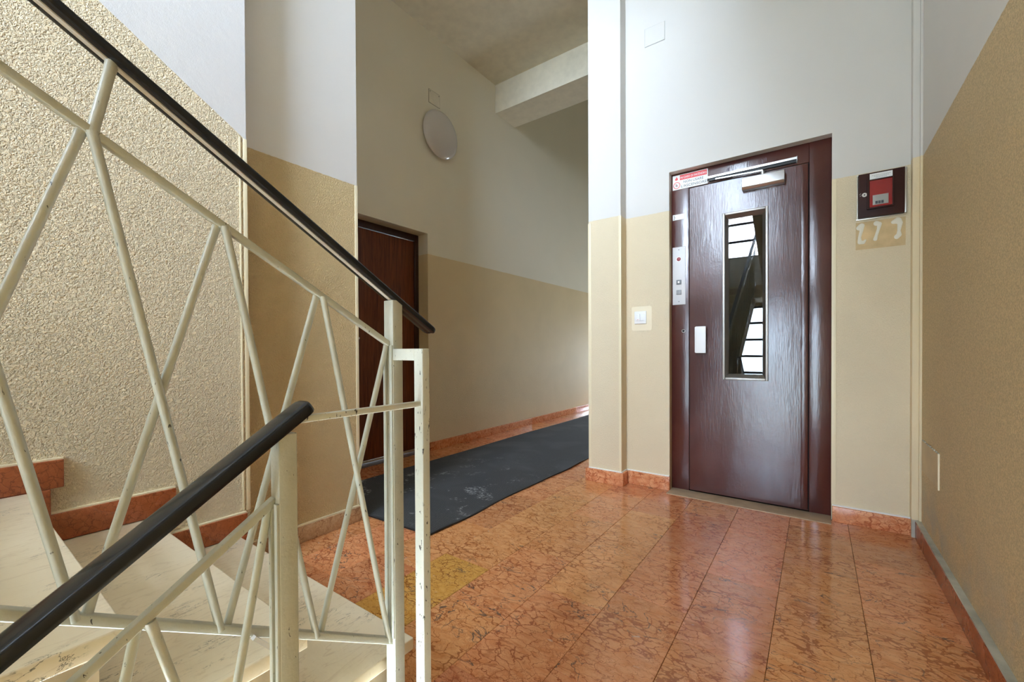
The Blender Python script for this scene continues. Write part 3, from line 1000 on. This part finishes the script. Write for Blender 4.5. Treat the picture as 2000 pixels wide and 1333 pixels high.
# ------------------------------------------------------------------ rubber runner
m = MB()
N_ = 90
ya_, yb_ = 1.41, 7.90
top_l, top_r = [], []
for i in range(N_ + 1):
    t_ = i / N_
    y = ya_ + (yb_ - ya_) * t_ ** 1.6
    xr = -1.530 + .009 * math.sin(y * 5.1) + .004 * math.sin(y * 11.3 + 1.0)
    lift = max(0, .005 * math.sin(y * 4.2 + 2.6)) + max(0, .004 * math.sin(y * 9.0))
    top_l.append((-2.545 + .006 * math.sin(y * 3.0), y - .03 * (1 - t_) ** 20, .006))
    top_r.append((xr, y + .01, .006 + lift))
vs, fs = [], []
W_ = 10
for i in range(N_ + 1):
    a_, b_ = Vector(top_l[i]), Vector(top_r[i])
    for j in range(W_ + 1):
        s_ = j / W_
        p = a_.lerp(b_, s_)
        p.z = .006 + (b_.z - .006) * s_ ** 5
        vs.append(tuple(p))
nn = len(vs)
for i in range(N_):
    for j in range(W_):
        k = i * (W_ + 1) + j
        fs.append((k, k + 1, k + W_ + 2, k + W_ + 1))
runner = thing('floor_runner', (-2.04, 1.41, 0), 'long charcoal ribbed rubber runner lying along the corridor floor', 'mat')
m.add(vs, fs)
m.build('runner_sheet', MT['mat'], runner, smooth=True)
m = MB()
for ring in (top_r,):
    rgs = [[(x, y, z + .0008), (x + .007, y, z + .0003), (x + .007, y, max(.0, z - .006)), (x - .004, y, max(.0, z - .006))] for x, y, z in ring]
    m.rings(rgs)
rgs = [[(x - .002, y, z + .0005), (x + .003, y, z + .0005), (x + .003, y, 0), (x - .005, y, 0)] for x, y, z in top_l]
m.rings(rgs)
m.bar(Vector(top_l[0]) + Vector((0, 0, -.003)), Vector(top_r[0]) + Vector((0, 0, -.003)), .006, .006)
m.build('edge_binding', MT['mat_edge'], runner)
# paint the sheet in its own coordinates: origin at the near end
# ------------------------------------------------------------------ railing
rail = thing('stair_railing', (-.80, .64, 0), 'cream painted steel stair railing of crossed rods with black plastic handrails', 'railing')
UX = -.808


def lin(y, p, q):
    (ya__, za__), (yb__, zb__) = p, q
    return za__ + (zb__ - za__) * (y - ya__) / (yb__ - ya__)


UH = lambda y: lin(y, UHP[0], UHP[1])       # handrail underside-ish
UM = lambda y: lin(y, (.638, .912), (.058, 1.248))
UB = lambda y: lin(y, (.632, .222), (.051, .582))
LH = lambda y: lin(y, (.383, .808), (.045, .578))
LM = lambda y: lin(y, (.328, .659), (.105, .512))


def handrail(name, x, fz, ya__, yb__, w, t, label, round_hi):
    p0, p1 = Vector((x, ya__, fz(ya__))), Vector((x, yb__, fz(yb__)))
    d = (p1 - p0).normalized()
    X = Vector((1, 0, 0))
    nrm = X.cross(d)
    if nrm.z < 0:
        nrm = -nrm
    prof_ = [(-.14, -.44), (-.36, -.50), (-.48, -.44), (-.51, -.25), (-.51, .14), (-.475, .33), (-.39, .45), (-.26, .51), (0, .53), (.26, .51), (.39, .45), (.475, .33), (.51, .14), (.51, -.25), (.48, -.44), (.36, -.50), (.14, -.44)]
    rgs_ = []
    L_ = (p1 - p0).length
    steps = [0.0, .003, .008, .014] + [.014 + (L_ - .028) * i / 12 for i in range(1, 13)] + [L_ - .008, L_ - .003, L_]
    for s__ in steps:
        e = min(s__, L_ - s__)
        k = 1.0 if e >= .014 else math.sqrt(max(0, 1 - (1 - e / .014) ** 2)) * .55 + .45
        rgs_.append([p0 + d * s__ + X * (a__ * w * k) + nrm * (b__ * t * (.3 + .7 * k)) for a__, b__ in prof_])
    o = tag(MB().rings(rgs_).build('handrail', MT['black'], rail, smooth=True), label)
    return o, d, nrm


UHP = ((.753, .9575), (.096, 1.354))
hu, du, nu = handrail('handrail', UX, UH, .768, -2.25, .038, .0155, 'black plastic handrail rising to the left', True)
MB().bar(Vector((UX, .655, UH(.655))) - nu * .0058, Vector((UX, -2.2, UH(-2.2))) - nu * .0058, .0095, .006).build('flat_bar', MT['flat'], hu)
LX = -.712
hl, dl, nl = handrail('handrail', LX, LH, .385, -1.6, .049, .021, 'black plastic handrail descending towards the viewer', True)
MB().bar(Vector((LX, .345, LH(.345))) - nl * .011, Vector((LX, -1.55, LH(-1.55))) - nl * .011, .014, .006).build('flat_bar', MT['flat'], hl)
MB().bar((UX, .640, UM(.640)), (UX, -2.2, UM(-2.2)), .012, .012).build('upper_rail', MT['rail'], rail, bevel=.0015)
MB().bar((UX, .640, UB(.640)), (UX, -2.2, UB(-2.2)), .017, .014).build('bottom_rail', MT['rail'], rail, bevel=.002)
MB().bar((LX, .330, LM(.330)), (LX, -1.5, LM(-1.5)), .014, .012).build('upper_rail', MT['rail'], rail, bevel=.0015)
LB = lambda y: LM(y) - .72
MB().bar((LX, .330, LB(.330)), (LX, -1.5, LB(-1.5)), .017, .014).build('bottom_rail', MT['rail'], rail, bevel=.002)


def rod(p, q, rad=.0062):
    o = MB().tube(p, q, rad, 14)
    # weld beads
    p, q = Vector(p), Vector(q)
    d = (q - p).normalized()
    o.tube(p - d * .003, p + d * .010, rad * 1.12, 10, rad * 1.02).tube(q - d * .010, q + d * .003, rad * 1.02, 10, rad * 1.12)
    return o.build('rod', MT['rail'], rail, smooth=True)


nodes = [.632, .463, .291, .132] + [.132 - .1675 * k for k in range(1, 14)]
bnodes = [.632, .457, .291, .122] + [.122 - .1675 * k for k in range(1, 14)]
for k in range(len(nodes)):
    yt = nodes[k]
    if k + 1 < len(bnodes):
        # leans back under the camera side, behind
        rod((UX - .004, yt - .004, UM(yt) - .004), (UX - .004, bnodes[k + 1] + .006, UB(bnodes[k + 1]) + .006))
    if k > 0:
        rod((UX + .004, yt + .006, UM(yt) - .006), (UX + .004, bnodes[k - 1] - .008, UB(bnodes[k - 1]) + .006))
for y in (.138, -.70, -1.54):
    rod((UX, y, UM(y)), (UX, y + .021, UH(y + .021) - .010), .0070)
ln = [.328 - .164 * k for k in range(11)]
for k in range(len(ln)):
    if k + 1 < len(ln):
        rod((LX - .004, ln[k] - .006, LM(ln[k]) - .006), (LX - .004, ln[k + 1] + .006, LB(ln[k + 1]) + .006))
    if k > 0:
        rod((LX + .004, ln[k] + .006, LM(ln[k]) - .006), (LX + .004, ln[k - 1] - .006, LB(ln[k - 1]) + .006))
for y in (-.65, -1.3):
    rod((LX, y, LM(y)), (LX, y - .01, LH(y - .01) - .014), .0070)
# posts
bx(-.8225, -.7905, .630, .658, -.20, UH(.644) - .006).build('post', MT['rail'], rail, bevel=.0015)
m = MB().box(-.8225, -.8120, .6265, .631, UB(.63) + .01, UM(.63) - .004).box(-.8010, -.7915, .6265, .631, UB(.63) + .01, UM(.63) - .004)
m.build('frame_bar', MT['rail'], rail, bevel=.001)
bx(-.7185, -.6915, .629, .649, -.20, .9045).build('post', MT['rail_chip'], rail, bevel=.0015)
bx(-.7905, -.7185, .629, .649, .8785, .9045).build('cross_bar', MT['rail_chip'], rail, bevel=.001)
bx(-.7195, -.6910, .327, .356, -.50, LH(.34) - .012).build('post', MT['rail'], rail, bevel=.0015)
m = MB().box(-.7195, -.7095, .3225, .328, LB(.325), LM(.325)).box(-.7005, -.6915, .3225, .328, LB(.325), LM(.325))
m.build('frame_bar', MT['rail'], rail, bevel=.001)
MB().bar((-.703, .352, .786), (-.703, .632, .7845), .012, .012).build('spacer_bar', MT['rail_chip'], rail, bevel=.002)
MB().bar((-.795, .330, .402), (-.795, .372, .352), .010, .007).build('bracket', MT['flat'], rail)

# nothing in the corridor moves the light: all daylight comes through the glazing
